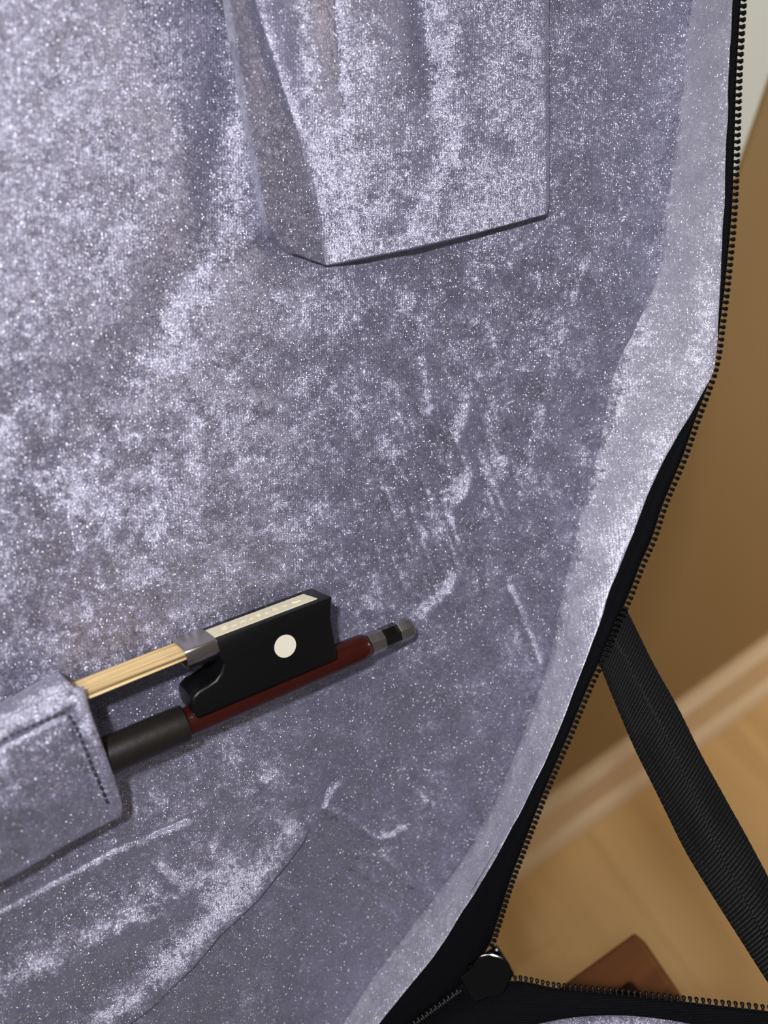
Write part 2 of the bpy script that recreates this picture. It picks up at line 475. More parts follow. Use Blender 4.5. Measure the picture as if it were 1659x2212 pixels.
# --- lining of the lid: one sheet with folds and creases
du = .00052
us = np.arange(-.205, .118, du); vs_ = np.arange(-.205, .205, du)
UU, VV = np.meshgrid(us, vs_)
mmu, mmv = UU*1000, VV*1000
H = .0005*vnoise(mmu/34, mmv/34, 1) + .00028*vnoise(mmu/13+3, mmv/13, 2) + .00010*vnoise(mmu/5, mmv/5+9, 3) + .000045*vnoise(mmu/2.1, mmv/2.1, 4)


def ridge(pts, amp, wid, fade=True, skew=0.0):
    """raise (or press in) a soft fold along a measured line; skew makes one flank steeper"""
    Q = np.array([tuple(PB(*p))[:2] for p in pts])
    wid_ = wid*1e-3
    lo_ = Q.min(0)-4*wid_; hi = Q.max(0)+4*wid_
    j0, j1 = np.searchsorted(us, [lo_[0], hi[0]]); i0, i1 = np.searchsorted(vs_, [lo_[1], hi[1]])
    if j1 <= j0 or i1 <= i0: return
    X = UU[i0:i1, j0:j1]; Y = VV[i0:i1, j0:j1]
    L = np.r_[0, np.cumsum(np.linalg.norm(np.diff(Q, axis=0), axis=1))]
    best = np.full(X.shape, 9.0); sgn = np.zeros(X.shape); par = np.zeros(X.shape)
    for k in range(len(Q)-1):
        a, b = Q[k], Q[k+1]; d = b-a; l2 = d@d
        t = np.clip(((X-a[0])*d[0]+(Y-a[1])*d[1])/l2, 0, 1)
        ex_ = X-(a[0]+t*d[0]); ey = Y-(a[1]+t*d[1]); dist = np.hypot(ex_, ey)
        m = dist < best
        best = np.where(m, dist, best); sgn = np.where(m, np.sign(d[0]*ey-d[1]*ex_), sgn); par = np.where(m, (L[k]+t*math.sqrt(l2))/L[-1], par)
    x = best*sgn/wid_
    wv = np.where(x > 0, 1+skew, 1-skew)
    g_ = np.exp(-(x/wv)**2)
    if fade: g_ = g_*np.clip(np.sin(np.pi*np.clip(par*.96+.02, 0, 1)), 0, 1)**.6
    H[i0:i1, j0:j1] += 1.8*amp*1e-3*g_


def step(pts, amp, wid, side=1):
    """a lapped edge: cloth on one side of the line lies higher, and falls off over wid mm away from the edge"""
    Q = np.array([tuple(PB(*p))[:2] for p in pts])
    w_ = wid*1e-3; lo_ = Q.min(0)-w_; hi = Q.max(0)+w_
    j0, j1 = np.searchsorted(us, [lo_[0], hi[0]]); i0, i1 = np.searchsorted(vs_, [lo_[1], hi[1]])
    X = UU[i0:i1, j0:j1]; Y = VV[i0:i1, j0:j1]
    L = np.r_[0, np.cumsum(np.linalg.norm(np.diff(Q, axis=0), axis=1))]
    best = np.full(X.shape, 9.0); sgn = np.zeros(X.shape); par = np.zeros(X.shape)
    for k in range(len(Q)-1):
        a, b = Q[k], Q[k+1]; d = b-a; l2 = d@d
        t = np.clip(((X-a[0])*d[0]+(Y-a[1])*d[1])/l2, 0, 1)
        ex_ = X-(a[0]+t*d[0]); ey = Y-(a[1]+t*d[1]); dist = np.hypot(ex_, ey)
        m = dist < best
        best = np.where(m, dist, best); sgn = np.where(m, np.sign(d[0]*ey-d[1]*ex_), sgn); par = np.where(m, (L[k]+t*math.sqrt(l2))/L[-1], par)
    sd_ = best*sgn*side
    g_ = sstep(-.0004, .0003, sd_)*(1-sstep(0, w_, sd_))
    g_ *= sstep(0, .12, par)*sstep(0, .08, 1-par)
    H[i0:i1, j0:j1] += amp*1e-3*g_


R_ = ridge
# pinched creases right of the middle
R_([(912, 680), (905, 760), (918, 850), (935, 915)], .85, 2.2, skew=.4)
R_([(885, 740), (890, 830), (905, 900)], -.4, 2.2)
R_([(1010, 850), (1012, 900), (985, 960), (965, 1010)], .7, 2.2, skew=-.3)
R_([(1035, 860), (1050, 950), (1040, 1040)], -.5, 3)
R_([(1025, 1020), (1005, 1070), (965, 1110)], 1.0, 2.4, skew=-.3)
R_([(1045, 1040), (1030, 1110), (1000, 1150)], -.6, 2.4)
R_([(1000, 1150), (1030, 1190)], .5, 1.2)
R_([(995, 1235), (960, 1290), (915, 1330)], .9, 2.6)
R_([(900, 1200), (885, 1260), (870, 1300)], .4, 2.2)
R_([(1225, 690), (1205, 790), (1175, 900), (1150, 1010), (1130, 1110)], .36, 3.0, skew=.3)
R_([(1185, 760), (1150, 900), (1120, 1010)], -.3, 3)
R_([(1275, 555), (1255, 610), (1238, 655)], .5, 1.6)
R_([(1105, 1265), (1130, 1340), (1155, 1400), (1172, 1440)], .8, 1.8, skew=.3)
R_([(1080, 1290), (1110, 1370), (1140, 1440)], -.4, 2)
R_([(1200, 1150), (1180, 1210), (1195, 1260)], .4, 2.2)
R_([(820, 620), (790, 720), (770, 820)], .35, 6)
R_([(800, 870), (790, 940), (815, 1000)], .5, 3)
# creases at the lower middle
R_([(700, 1745), (755, 1765), (815, 1810), (850, 1805), (872, 1790)], .75, 1.3)
R_([(710, 1765), (760, 1790), (812, 1828), (860, 1822)], -.45, 1.2)
R_([(722, 1685), (703, 1715), (697, 1742)], -.8, 1.1); R_([(735, 1690), (718, 1722)], .4, 1.2)
R_([(765, 1840), (830, 1850), (885, 1905)], .45, 1.5); R_([(755, 1862), (830, 1905), (880, 1950)], .5, 1.5); R_([(735, 1885), (800, 1925), (860, 1990)], .4, 1.5)
R_([(740, 1870), (820, 1925), (872, 1965)], -.45, 1.2); R_([(820, 1840), (850, 1880), (890, 1890)], -.35, 1.3)
R_([(935, 1730), (950, 1790), (940, 1850)], .35, 2.0); R_([(900, 1780), (905, 1850), (880, 1930)], .3, 2.2)
# lapped fold running to the lower left, seam under the bow holder
step([(690, 1745), (655, 1815), (628, 1850), (565, 1930), (520, 1975), (480, 2010), (420, 2080), (330, 2165), (250, 2225), (150, 2300)], 2.3, 16, -1)
R_([(405, 1770), (300, 1812), (250, 1832), (130, 1898), (0, 1968), (-90, 2015)], -.55, .7, fade=False)
R_([(405, 1782), (300, 1824), (250, 1844), (130, 1910), (0, 1980), (-90, 2027)], .35, 1.5, fade=False)
R_([(345, 1868), (365, 1890), (382, 1908)], .8, 1.1)
R_([(420, 1905), (330, 1950), (200, 2040), (60, 2110), (-60, 2160)], 1.1, 6.0)
R_([(470, 1940), (400, 1990), (280, 2060), (150, 2130)], -1.0, 5.0)
# broad folds at the left
R_([(480, -60), (478, 120), (470, 300), (440, 450), (395, 560), (335, 660), (270, 760), (200, 880)], -1.1, 5.0, fade=False)
R_([(540, 420), (520, 560), (450, 680), (350, 800)], .8, 7.0)
R_([(330, 350), (370, 345), (400, 325)], .35, 1.8)
R_([(60, 210), (140, 190), (240, 175)], -.5, 3.0); R_([(40, 300), (150, 320), (260, 310)], -.3, 4)
R_([(-40, 600), (100, 700), (200, 900), (240, 1060)], .5, 14)
R_([(640, 640), (740, 620), (860, 560)], .4, 7)
R_([(1290, 200), (1360, 205), (1450, 190)], .35, 2.0)
R_([(560, 1700), (640, 1690), (700, 1660)], .4, 4)
for k in range(120):                                     # small random crumples
    cx_, cy_ = rng.uniform(40, 1250), rng.uniform(560, 2150); an = rng.normal(1.2, .5); ln = rng.uniform(25, 80)
    R_([(cx_, cy_), (cx_+ln*.5*math.cos(an)+rng.uniform(-6, 6), cy_+ln*.5*math.sin(an)), (cx_+ln*math.cos(an), cy_+ln*math.sin(an))], rng.uniform(-.22, .28), rng.uniform(1.0, 2.4))
H += swell(UU, VV)
# keep the sheet inside the rim
pu = CA[:, :2]; inside = np.zeros(UU.shape, bool)
mid = .5*CA[:, :2]+.5*CB[:, :2]
a_ = mid; b_ = np.roll(mid, -1, 0)
for i in range(0, NR):
    (x_a, y_a), (x_b, y_b) = a_[i], b_[i]
    if y_a == y_b: continue
    r0, r1 = sorted((y_a, y_b)); i0, i1 = np.searchsorted(vs_, [r0, r1])
    for ii in range(i0, i1):
        xc = x_a+(vs_[ii]-y_a)*(x_b-x_a)/(y_b-y_a); j = np.searchsorted(us, xc); inside[ii, j:] ^= True
nv, nu = UU.shape
fm = inside[:-1, :-1] & inside[1:, :-1] & inside[:-1, 1:] & inside[1:, 1:]
ii, jj = np.nonzero(fm); a0 = ii*nu+jj
F4 = np.stack([a0, a0+1, a0+1+nu, a0+nu], 1)
used = np.unique(F4); remap = np.full(nv*nu, -1); remap[used] = np.arange(len(used))
F4 = remap[F4]
VC = np.stack([UU, VV, H], 2).reshape(-1, 3)[used]


def np_mesh(name, V_, Q_):
    me = bpy.data.meshes.new(name)
    me.vertices.add(len(V_)); me.vertices.foreach_set('co', V_.astype('f').ravel())
    me.loops.add(Q_.size); me.loops.foreach_set('vertex_index', Q_.astype('i').ravel())
    me.polygons.add(len(Q_)); me.polygons.foreach_set('loop_start', np.arange(0, Q_.size, 4).astype('i'))
    me.polygons.foreach_set('use_smooth', np.ones(len(Q_), bool))
    me.update(calc_edges=True); me.validate()
    return me


lme_ = np_mesh('lid_lining', VC, F4)
link('lid_lining', lme_, VELVET, case, LID)


NAPDIR = np.array(LY)          # the pile is brushed towards or away from the top of the lid


def photo_px(V3):
    """lid coordinates -> where the point stands in the photograph (only used to look up measured nap patches)"""
    Rm = np.array(LID.to_3x3()); W_ = V3 @ Rm.T + np.array(LO) - np.array(CAM)
    z = W_ @ np.array(FW); return 829.5+FPX*(W_ @ np.array(RT))/z, 1106-FPX*(W_ @ np.array(UP))/z


def blob(x, y, cx, cy, rx, ry, ang=0):
    a = math.radians(ang); c, s = math.cos(a), math.sin(a)
    p = ((x-cx)*c+(y-cy)*s)/rx; q = (-(x-cx)*s+(y-cy)*c)/ry
    return np.exp(-(p*p+q*q))


def along(x, y, pts, wid):
    best = np.full(np.shape(x), 1e9)
    for a, b in zip(pts[:-1], pts[1:]):
        dx, dy = b[0]-a[0], b[1]-a[1]
        t = np.clip(((x-a[0])*dx+(y-a[1])*dy)/(dx*dx+dy*dy), 0, 1)
        best = np.minimum(best, np.hypot(x-a[0]-t*dx, y-a[1]-t*dy))
    return np.exp(-(best/wid)**2)


def set_nap(me, g_):
    at = me.attributes.new('nap', 'FLOAT_VECTOR', 'POINT')
    at.data.foreach_set('vector', (np.clip(np.asarray(g_, float), -1.05, 1.1).ravel()[:, None]*NAPDIR[None]*.9).astype('f').ravel())


def crush(x, y, sd):
    return .22*vnoise(x/95, y/95, sd)+.20*vnoise(x/38, y/38, sd+1)+.17*vnoise(x/16, y/16, sd+2)+.17*vnoise(x/8.5, y/8.5, sd+3)


def lid_nap(x, y):
    g_ = -.44+.10*(1-sstep(400, 950, x))+0*x
    g_ += .14*(1-sstep(320, 760, x))*(1-sstep(1250, 1600, y))
    g_ -= .45*along(x, y, [(484, -80), (474, 200), (462, 430), (400, 560), (330, 680), (220, 900)], 38)
    g_ += .30*along(x, y, [(520, 420), (545, 560), (480, 700), (360, 850)], 45)
    g_ += .42*blob(x, y, 680, 660, 130, 90, -20)+.35*blob(x, y, 480, 1000, 230, 190)+.25*blob(x, y, 700, 1150, 120, 120)
    g_ -= .02*sstep(560, 850, x)*sstep(1250, 1600, y)
    g_ -= .15*blob(x, y, 1320, 300, 110, 420)+.10*blob(x, y, 800, 560, 220, 50, -15)
    g_ += .30*blob(x, y, 450, 1700, 200, 90, -20)
    g_ += .6*along(x, y, [(20, 2130), (200, 2030), (420, 1915), (480, 1880)], 45)-.3*along(x, y, [(120, 2180), (300, 2080), (450, 1960)], 30)
    ed = [(690, 1745), (655, 1815), (628, 1850), (565, 1930), (520, 1975), (480, 2010), (420, 2080), (330, 2165), (250, 2225)]
    g_ += .85*along(x, y, [(a-26, b-22) for a, b in ed[1:]], 34)-.14*along(x, y, [(a+60, b+60) for a, b in ed[2:]], 60)
    g_ += .5*along(x, y, [(925, 690), (922, 780), (932, 900)], 12)-.3*along(x, y, [(893, 700), (892, 800), (902, 900)], 9)
    g_ += .6*along(x, y, [(1015, 860), (1000, 930), (975, 1000)], 16)+.75*along(x, y, [(1015, 1030), (975, 1105)], 17)+.7*along(x, y, [(985, 1245), (915, 1325)], 16)
    g_ -= .3*along(x, y, [(1050, 930), (1035, 1080), (1010, 1200)], 22)+.25*along(x, y, [(930, 960), (900, 1150)], 30)
    g_ += .12*along(x, y, [(1222, 700), (1175, 900), (1130, 1100)], 18)+.4*along(x, y, [(1115, 1275), (1168, 1425)], 10)
    g_ += .25*along(x, y, [(1272, 560), (1240, 650)], 9)
    for pts, br in (([(702, 1742), (755, 1764), (812, 1808), (850, 1805), (872, 1788)], 1), ([(765, 1838), (830, 1850), (885, 1903)], .7), ([(755, 1862), (830, 1905), (880, 1950)], .6), ([(735, 1885), (800, 1925), (860, 1990)], .5),
                    ([(1105, 1270), (1135, 1350), (1168, 1430)], .6), ([(345, 1866), (382, 1906)], .9), ([(735, 1688), (716, 1722), (698, 1748)], .7), ([(0, 1968), (130, 1898), (250, 1832), (400, 1772)], .5)):
        g_ += .8*br*along(x, y, pts, 8)-.6*br*along(x, y, [(a-4, b+15) for a, b in pts], 7)
    zone = blob(x, y, 950, 1120, 150, 260, 20)
    p_, q_ = x*.35+y*.94, x*.94-y*.35
    g_ += zone*(.55*vnoise(q_/9+.3*vnoise(p_/60, q_/30, 85), p_/70, 86)+.3*vnoise(q_/5, p_/45, 87))
    return g_ + crush(x, y, 81)*(1.15-.55*(1-sstep(250, 600, x))*(1-sstep(700, 1000, y)))


def lid_h(u, v):
    j = np.clip(np.searchsorted(us, u), 0, nu-1); i = np.clip(np.searchsorted(vs_, v), 0, nv-1); return H[i, j]


set_nap(lme_, lid_nap(*photo_px(VC)))

# --- padded velvet band up the inside of the rim, rolled over at its edge
prof = [(-.10, -.0012), (0, .0006), (.06, .0019), (.16, .0036), (.3, .0066), (.45, .0098), (.6, .0126), (.75, .0147), (.88, .0157), (.95, .0161), (1.0, WR-.0001), (1.02, WR-.0006), (1.01, WR-.0016), (.97, WR-.0026)]
rows = []
sidx = np.arange(NR)
for t, hh in prof:
    a3 = CA+(CB-CA)*t; a3 = a3.copy(); a3[:, 2] = hh
    nz = .00035*vnoise(a3[:, 0]*1000/7, a3[:, 1]*1000/7+t*2, 21)+.00012*vnoise(a3[:, 0]*1000/2.2, a3[:, 1]*1000/2.2+t*5, 22)
    a3[:, 2] += nz*(t < .9)*(t > 0)
    a3[:, 0] += .5*nz
    rows.append(a3)
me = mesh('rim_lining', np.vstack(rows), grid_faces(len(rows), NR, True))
link('rim_lining', me, RIM_LIT, case, LID)
RV = np.vstack(rows); rx_, ry_ = photo_px(RV)
tfade = np.repeat([p_[0] for p_ in prof], NR)+.45*crush(rx_*2, ry_*2, 95)*sstep(420, 640, ry_)*(1-.8*sstep(1150, 1400, ry_))
g_ = -.35+sstep(0, .18, tfade)*1.3+.9*crush(rx_*1.2, ry_*1.2, 91)-.25*blob(rx_, ry_, 1300, 1150, 60, 200)
me.attributes.new('nap', 'FLOAT_VECTOR', 'POINT').data.foreach_set('vector', (g_[:, None]*np.array(LY)[None]+(.9*sstep(0, .18, tfade))[:, None]*np.array(LN)[None]).astype('f').ravel())

# --- black shell of the lid
inner = CT + (CB-CT)/np.linalg.norm(CB-CT, axis=1)[:, None]*.0022
lo1 = inner.copy(); lo1[:, 2] = WR-.0016; lo2 = inner.copy(); lo2[:, 2] = -.004
lo3 = inner + (CA-inner)*.06; lo3[:, 2] = -.0065
sel = np.arange(0, NR, 3); n3 = len(sel)
vs3 = np.vstack([lo1[sel], lo2[sel], lo3[sel]])
fs3 = grid_faces(3, n3, True)+[tuple(range(2*n3, 3*n3))]
link('lid_shell', mesh('lid_shell', vs3, fs3, False), SHELL, case, LID)

# --- zipper tape of the lid with a piped cord along it
ou = CT - CB; ou[:, 2] = 0; wd = np.linalg.norm(ou, axis=1)[:, None]; ou = ou/wd

start = CB - ou*.0002; start[:, 2] = WR-.0019
edge = CT - ou*.00135
span = edge-start
tp = [(0, -.0004), (.2, 0), (.42, .0003), (.5, .0001), (.58, .0004), (.8, .0003), (1.0, .0002), (1.0, -.0006)]
rows = []
for t, hh in tp:
    a3 = start+span*t; a3[:, 2] = WR-.0014+hh
    rows.append(a3)
vis = np.arange(0, 37*26)
zt = link('zipper_tape', mesh('zipper_tape', np.vstack(rows), grid_faces(len(rows), NR, True)), TAPE, case, LID)

tooth_me = None


def tooth_mesh():
    o_ = [(-.5, -.34), (.35, -.30), (.62, -.40), (.85, -.52), (1.15, -.54), (1.40, -.38), (1.48, 0)]
    o_ += [(a, -b) for a, b in o_[-2::-1]]
    n = len(o_); V_ = []
    for z, s_ in ((-.42, .86), (-.3, 1), (.34, 1), (.5, .78)):
        V_ += [(a*1e-3 if s_ == 1 else (a*s_+.08)*1e-3, b*s_*1e-3, z*1e-3) for a, b in o_]
    F_ = grid_faces(4, n, True)+[tuple(range(n))[::-1], tuple(range(3*n, 4*n))]
    return mesh('zipper_tooth', V_, F_, True)


tooth_me = tooth_mesh(); tooth_me.materials.append(TOOTH)


def teeth(curve, normals_out, up, base, parent, pitch, s0, s1, tilt=0.0):
    L = np.r_[0, np.cumsum(np.linalg.norm(np.diff(curve, axis=0), axis=1))]
    n = 0
    for s in np.arange(s0, min(s1, L[-1]), pitch):
        p = Vector([np.interp(s, L, curve[:, k]) for k in range(3)])
        o_ = Vector([np.interp(s, L, normals_out[:, k]) for k in range(3)]).normalized()
        z = up; y = z.cross(o_).normalized(); o_ = y.cross(z)
        j = random.uniform(-.04, .04); rot = Matrix.Rotation(j, 4, 'Z')
        M = Matrix(((o_.x, y.x, z.x, p.x), (o_.y, y.y, z.y, p.y), (o_.z, y.z, z.z, p.z), (0, 0, 0, 1)))
        link('zipper_tooth', tooth_me, TOOTH, parent, base @ M @ rot); n += 1
    return n


# lid teeth from above the frame down to the slider
i_a, i_b = 0, int(24.95*26)
tn = ou.copy(); tn2 = np.gradient(CT, axis=0); tn2 = np.stack([-tn2[:, 1], tn2[:, 0], 0*tn2[:, 0]], 1); tn2 /= np.linalg.norm(tn2, axis=1)[:, None]
sg = np.sign((tn2*ou).sum(1))[:, None]; tn2 = tn2*sg
tip = CT[i_a:i_b] - tn2[i_a:i_b]*.0014
tip[:, 2] = WR-.0009
Ltot = np.linalg.norm(np.diff(tip, axis=0), axis=1).sum()
teeth(tip, tn2[i_a:i_b], Vector((0, 0, 1)), LID, zt, .00162, .036, 9)

# --- base half: level rim, tape, teeth
BT = [PZ(*q_, ZH) for q_ in ((1075, 2105), (1104, 2107), (1200, 2122), (1311, 2132), (1427, 2145), (1532, 2157), (1643, 2169), (1740, 2183), (1850, 2203))]
BB = [PZ(*q_, ZH) for q_ in ((990, 2330), (1040, 2262), (1110, 2228), (1200, 2203), (1255, 2196), (1324, 2192), (1394, 2196), (1463, 2206), (1560, 2226), (1700, 2262))]
hl = LID @ P(1001, 2137, WR)
xe, ye = BT[-1].x, BT[-1].y
outl = [Vector((-.30, hl.y, ZH)), Vector((-.14, hl.y, ZH)), Vector((-.10, hl.y, ZH)), Vector(hl)+Vector((0, 0, 0))] + [Vector(b) for b in BT[1:]]
outl += [Vector((xe+.012, ye-.03, ZH)), Vector((xe+.018, ye-.08, ZH)), Vector((xe+.005, ye-.14, ZH)), Vector((xe-.06, ye-.165, ZH)), Vector((-.24, -.165, ZH)), Vector((-.31, -.13, ZH)), Vector((-.325, 0, ZH))]
NO = 320
OC, LC = catmull(outl, NO, True)
tg = np.roll(OC, -1, 0)-np.roll(OC, 1, 0); onrm = np.stack([tg[:, 1], -tg[:, 0], 0*tg[:, 0]], 1); onrm /= np.linalg.norm(onrm, axis=1)[:, None]
ctr = OC.mean(0)
if ((OC-ctr)*onrm).sum() < 0: onrm = -onrm
# inner edge of tape: measured near the slider, constant width elsewhere
inn = OC - onrm*.0105
bbc, _ = catmull(BB, 200)
for i in range(NO):
    dd = np.linalg.norm(bbc[:, :2]-OC[i, :2], axis=1); j = dd.argmin()
    if OC[i, 1] > bbc[:, 1].min() and 8 < j < 192:
        inn[i, :2] = bbc[j, :2]
for _ in range(6): inn = .25*np.roll(inn, 1, 0)+.5*inn+.25*np.roll(inn, -1, 0)
edge2 = OC-onrm*.00135
tp2 = [(0, -.0012), (.25, -.0004), (.45, .0001), (.52, -.0002), (.6, .0003), (1, .0001), (1, -.0007)]
rows = []
for t, hh in tp2:
    a3 = edge2*t+(inn-onrm*.0015)*(1-t); a3[:, 2] = ZH+hh-.0002; rows.append(a3)
zb = link('zipper_tape', mesh('zipper_tape', np.vstack(rows), grid_faces(len(rows), NO, True)), TAPE, case)
# teeth of the base
k0 = int(np.linalg.norm(OC-np.array(BT[1])[None], axis=1).argmin()); k1 = int(np.linalg.norm(OC-np.array(BT[8])[None], axis=1).argmin())
seg = OC[k0:k1+14]; sn = onrm[k0:k1+14]
bt = seg-sn*.0014; bt[:, 2] = ZH-.0002
teeth(bt, sn, Vector((0, 0, 1)), Matrix.Identity(4), zb, .00160, 0, 9)
# base lining and shell
rl = []
for off, z in ((.0, .0006), (.0015, .0016), (.0035, .0014), (.006, -.001), (.009, -.012), (.011, -.03), (.014, -.048), (.02, -.0535), (.03, -.055)):
    a3 = inn-onrm*off; a3[:, 2] = ZH+z; rl.append(a3)
fs_ = grid_faces(len(rl), NO, True)+[tuple(range((len(rl)-1)*NO, len(rl)*NO))]
link('base_lining', mesh('base_lining', np.vstack(rl), fs_), VELVET, case)
rs = []
for off, z in ((.003, -.0012), (.003, -.05), (.006, -.0585), (.012, -.0598)):
    a3 = OC-onrm*off; a3[:, 2] = ZH+z; rs.append(a3)
link('base_shell', mesh('base_shell', np.vstack(rs), grid_faces(len(rs), NO, True)+[tuple(range(3*NO, 4*NO))]), SHELL, case)

# --- the closed stretch of the zipper, left of the slider, along the hinge
hx = Vector((1, 0, 0)); nmid = (LN+Vector((0, 0, 1))).normalized(); yv = nmid.cross(hx)
for k in range(30):
    p = hl + hx*(-.0014-.00158*k) + nmid*.0002
    for sgn_ in (1, -1):
        x_ = hx*1; y_ = yv*sgn_; z_ = nmid
        o_ = y_; yy = z_.cross(o_)
        q_ = p - o_*.0008 + hx*(.0004*sgn_)
        M = Matrix(((o_.x, yy.x, z_.x, q_.x), (o_.y, yy.y, z_.y, q_.y), (o_.z, yy.z, z_.z, q_.z), (0, 0, 0, 1)))
        if sgn_ == 1 or k < 14: link('zipper_tooth', tooth_me, TOOTH, zb, M)
# tape folded behind the closed teeth
bk_ = []
for off, dz in ((-.0042, -.0012), (-.0012, -.0010), (0, -.0011), (.0012, -.0010), (.0042, -.0012)):
    bk_.append([hl + hx*q_ + yv*off + nmid*dz for q_ in np.linspace(-.06, .0045, 40)])
link('hinge_tape', mesh('hinge_tape', [v for r in bk_ for v in r], grid_faces(5, 40)), TAPE, case)

# --- slider
PT = [(1009-17, 2110), (1002, 2103), (1010, 2097), (1018, 2089), (1024, 2078), (1031, 2067), (1040, 2061), (1052, 2058.5), (1064, 2059), (1078, 2063), (1090, 2069), (1098, 2077), (1103, 2088), (1104, 2099), (1102, 2113), (1097, 2127), (1090, 2140), (1082, 2148), (1072, 2152), (1058, 2154), (1046, 2158), (1036, 2162), (1025, 2167)]
so = LID @ P(1055, 2105, WR+.004)
sn_ = (LN*.45+Vector((0, 0, 1))*.55).normalized()


def on_plane(x, y, o, n):
    d = ray(x, y); return CAM+d*((o-CAM).dot(n)/d.dot(n))


sx = (on_plane(1100, 2075, so, sn_)-on_plane(1010, 2135, so, sn_)).normalized(); sy = sn_.cross(sx)
SM = Matrix(((sx.x, sy.x, sn_.x, so.x), (sx.y, sy.y, sn_.y, so.y), (sx.z, sy.z, sn_.z, so.z), (0, 0, 0, 1))); SI = SM.inverted()
pl = [SI @ on_plane(*q_, so, sn_) for q_ in PT]
pc, _ = catmull(pl[1:], 60)
pc = np.vstack([np.array(pl[0])[None], pc])
bm = bmesh.new(); tv = [bm.verts.new((a, b, .0006)) for a, b, c in pc]; bv = [bm.verts.new((a, b, -.0006)) for a, b, c in pc]
bm.faces.new(tv); bm.faces.new(bv[::-1])
for i in range(len(tv)): bm.faces.new((bv[i], bv[(i+1) % len(bv)], tv[(i+1) % len(tv)], tv[i]))
sl = bm_obj('zipper_slider', box_bm(-.0052, .0062, -.0046, .0046, -.0052, -.0022, .0012, 3), GUN, case, SM)
# slider body: top plate, neck
tab = bm_obj('pull_tab', bm, GUN, sl, SM); bevel(tab, .00045, 3, 40)
nk = bm_obj('tab_bridge', box_bm(.0020, .0066, -.0016, .0016, -.0024, -.0004, .0005, 2), GUN, sl, SM)

# --- stay strap with woven ribs
pS = LID @ P(1322, 1366, WR-.003); pE = PZ(1735, 2192, ZH+.0015)
ax = (pE-pS).normalized(); side0 = FW.cross(ax).normalized(); sn2 = ax.cross(side0).normalized()
if sn2.dot(FW) > 0: sn2 = -sn2
SL = [(1276, 1385), (1304, 1452), (1362, 1592), (1422, 1714), (1489, 1848), (1558, 1962), (1622, 2062), (1715, 2205)]
SR = [(1318, 1255), (1359, 1323), (1411, 1427), (1469, 1534), (1517, 1630), (1561, 1708), (1638, 1850), (1690, 1948), (1790, 2138)]
NL = 1100
lc, _ = catmull([on_plane(*q_, pS, sn2) for q_ in SL], NL); rc, _ = catmull([on_plane(*q_, pS, sn2) for q_ in SR], NL)
NC = 34
t_ = np.linspace(0, 1, NC)
s_ = np.linspace(0, 1, NL)
length = np.linalg.norm(np.diff(.5*(lc+rc), axis=0), axis=1).sum(); ribs = length/.00105
G = lc[:, None, :]*(1-t_)[None, :, None]+rc[:, None, :]*t_[None, :, None]
yarn = 13
cent = .46+.10*np.sin(s_*5)[:, None]
ph = np.where(t_[None, :] < cent, 0.0, .5)
tw_ = np.abs(np.sin(np.pi*(s_[:, None]*ribs+ph+.10*np.sin(t_[None, :]*4+s_[:, None]*3))))**.7
cr_ = np.abs(np.sin(np.pi*(t_[None, :]*yarn+.5*np.floor(s_[:, None]*ribs+ph))))**.6
hgt = .00042*tw_*(.35+.65*cr_)
hgt = hgt - .0011*np.abs(2*(t_[None, :]-.48))**2 + .0006*vnoise(s_[:, None]*9+0*t_[None, :], t_[None, :]*2+0*s_[:, None], 31)
hgt -= .0035*(1-sstep(0, .07, s_))[:, None]           # tucks in under the lid's velvet edge
G = G+np.array(sn2)[None, None, :]*hgt[:, :, None]
Bk = lc[:, None, :]*(1-t_[::NC-1])[None, :, None]+rc[:, None, :]*t_[::NC-1][None, :, None]
V_ = G.reshape(-1, 3); F_ = np.array(grid_faces(NL, NC))
V2 = (G-np.array(sn2)[None, None, :]*(.0013))[:, [NC-1, NC//2, 0], :]
V2 = np.concatenate([G[:, NC-1:NC], V2, G[:, 0:1]], 1).reshape(-1, 3)
F2 = np.array(grid_faces(NL, 5))+len(V_)
link('stay_strap', np_mesh('stay_strap', np.vstack([V_, V2]), np.vstack([F_, F2])), STRAPM, case)

# --- velvet pouch at the top of the lid
yy_ = [-170, -80, 0, 80, 150, 270, 370, 470, 530, 562]
LBc = [(486, -170), (491, -80), (497, 0), (509, 80), (521, 150), (541, 270), (560, 370), (576, 460), (590, 508), (640, 548)]
LEc = [(545, -170), (548, -80), (553, 0), (580, 85), (606, 160), (650, 290), (676, 390), (692, 470), (702, 530), (708, 574)]
REc = [(1190, -170), (1189, -80), (1186, 0), (1186, 90), (1186, 180), (1186, 270), (1187, 350), (1187, 410), (1186, 440), (1182, 463)]
LBh = [.0105, .0105, .0100, .0095, .0088, .0076, .0064, .0048, .0036, .0020]
LEh = [.0020, .0020, .0020, .0020, .0020, .0020, .0020, .0019, .0018, .0017]
nt_, nsx = 240, 300
tt = np.linspace(0, 9, nt_)
ix = np.arange(10)


def colc(cs):
    c, _ = np.array(cs, float), 0
    i = np.clip(np.floor(tt).astype(int), 0, 8); u = (tt-i)[:, None]
    m = lambda k: c[np.clip(i+k, 0, 9)]
    return .5*((2*m(0))+(-m(-1)+m(1))*u+(2*m(-1)-5*m(0)+4*m(1)-m(2))*u*u+(-m(-1)+3*m(0)-3*m(1)+m(2))*u**3)


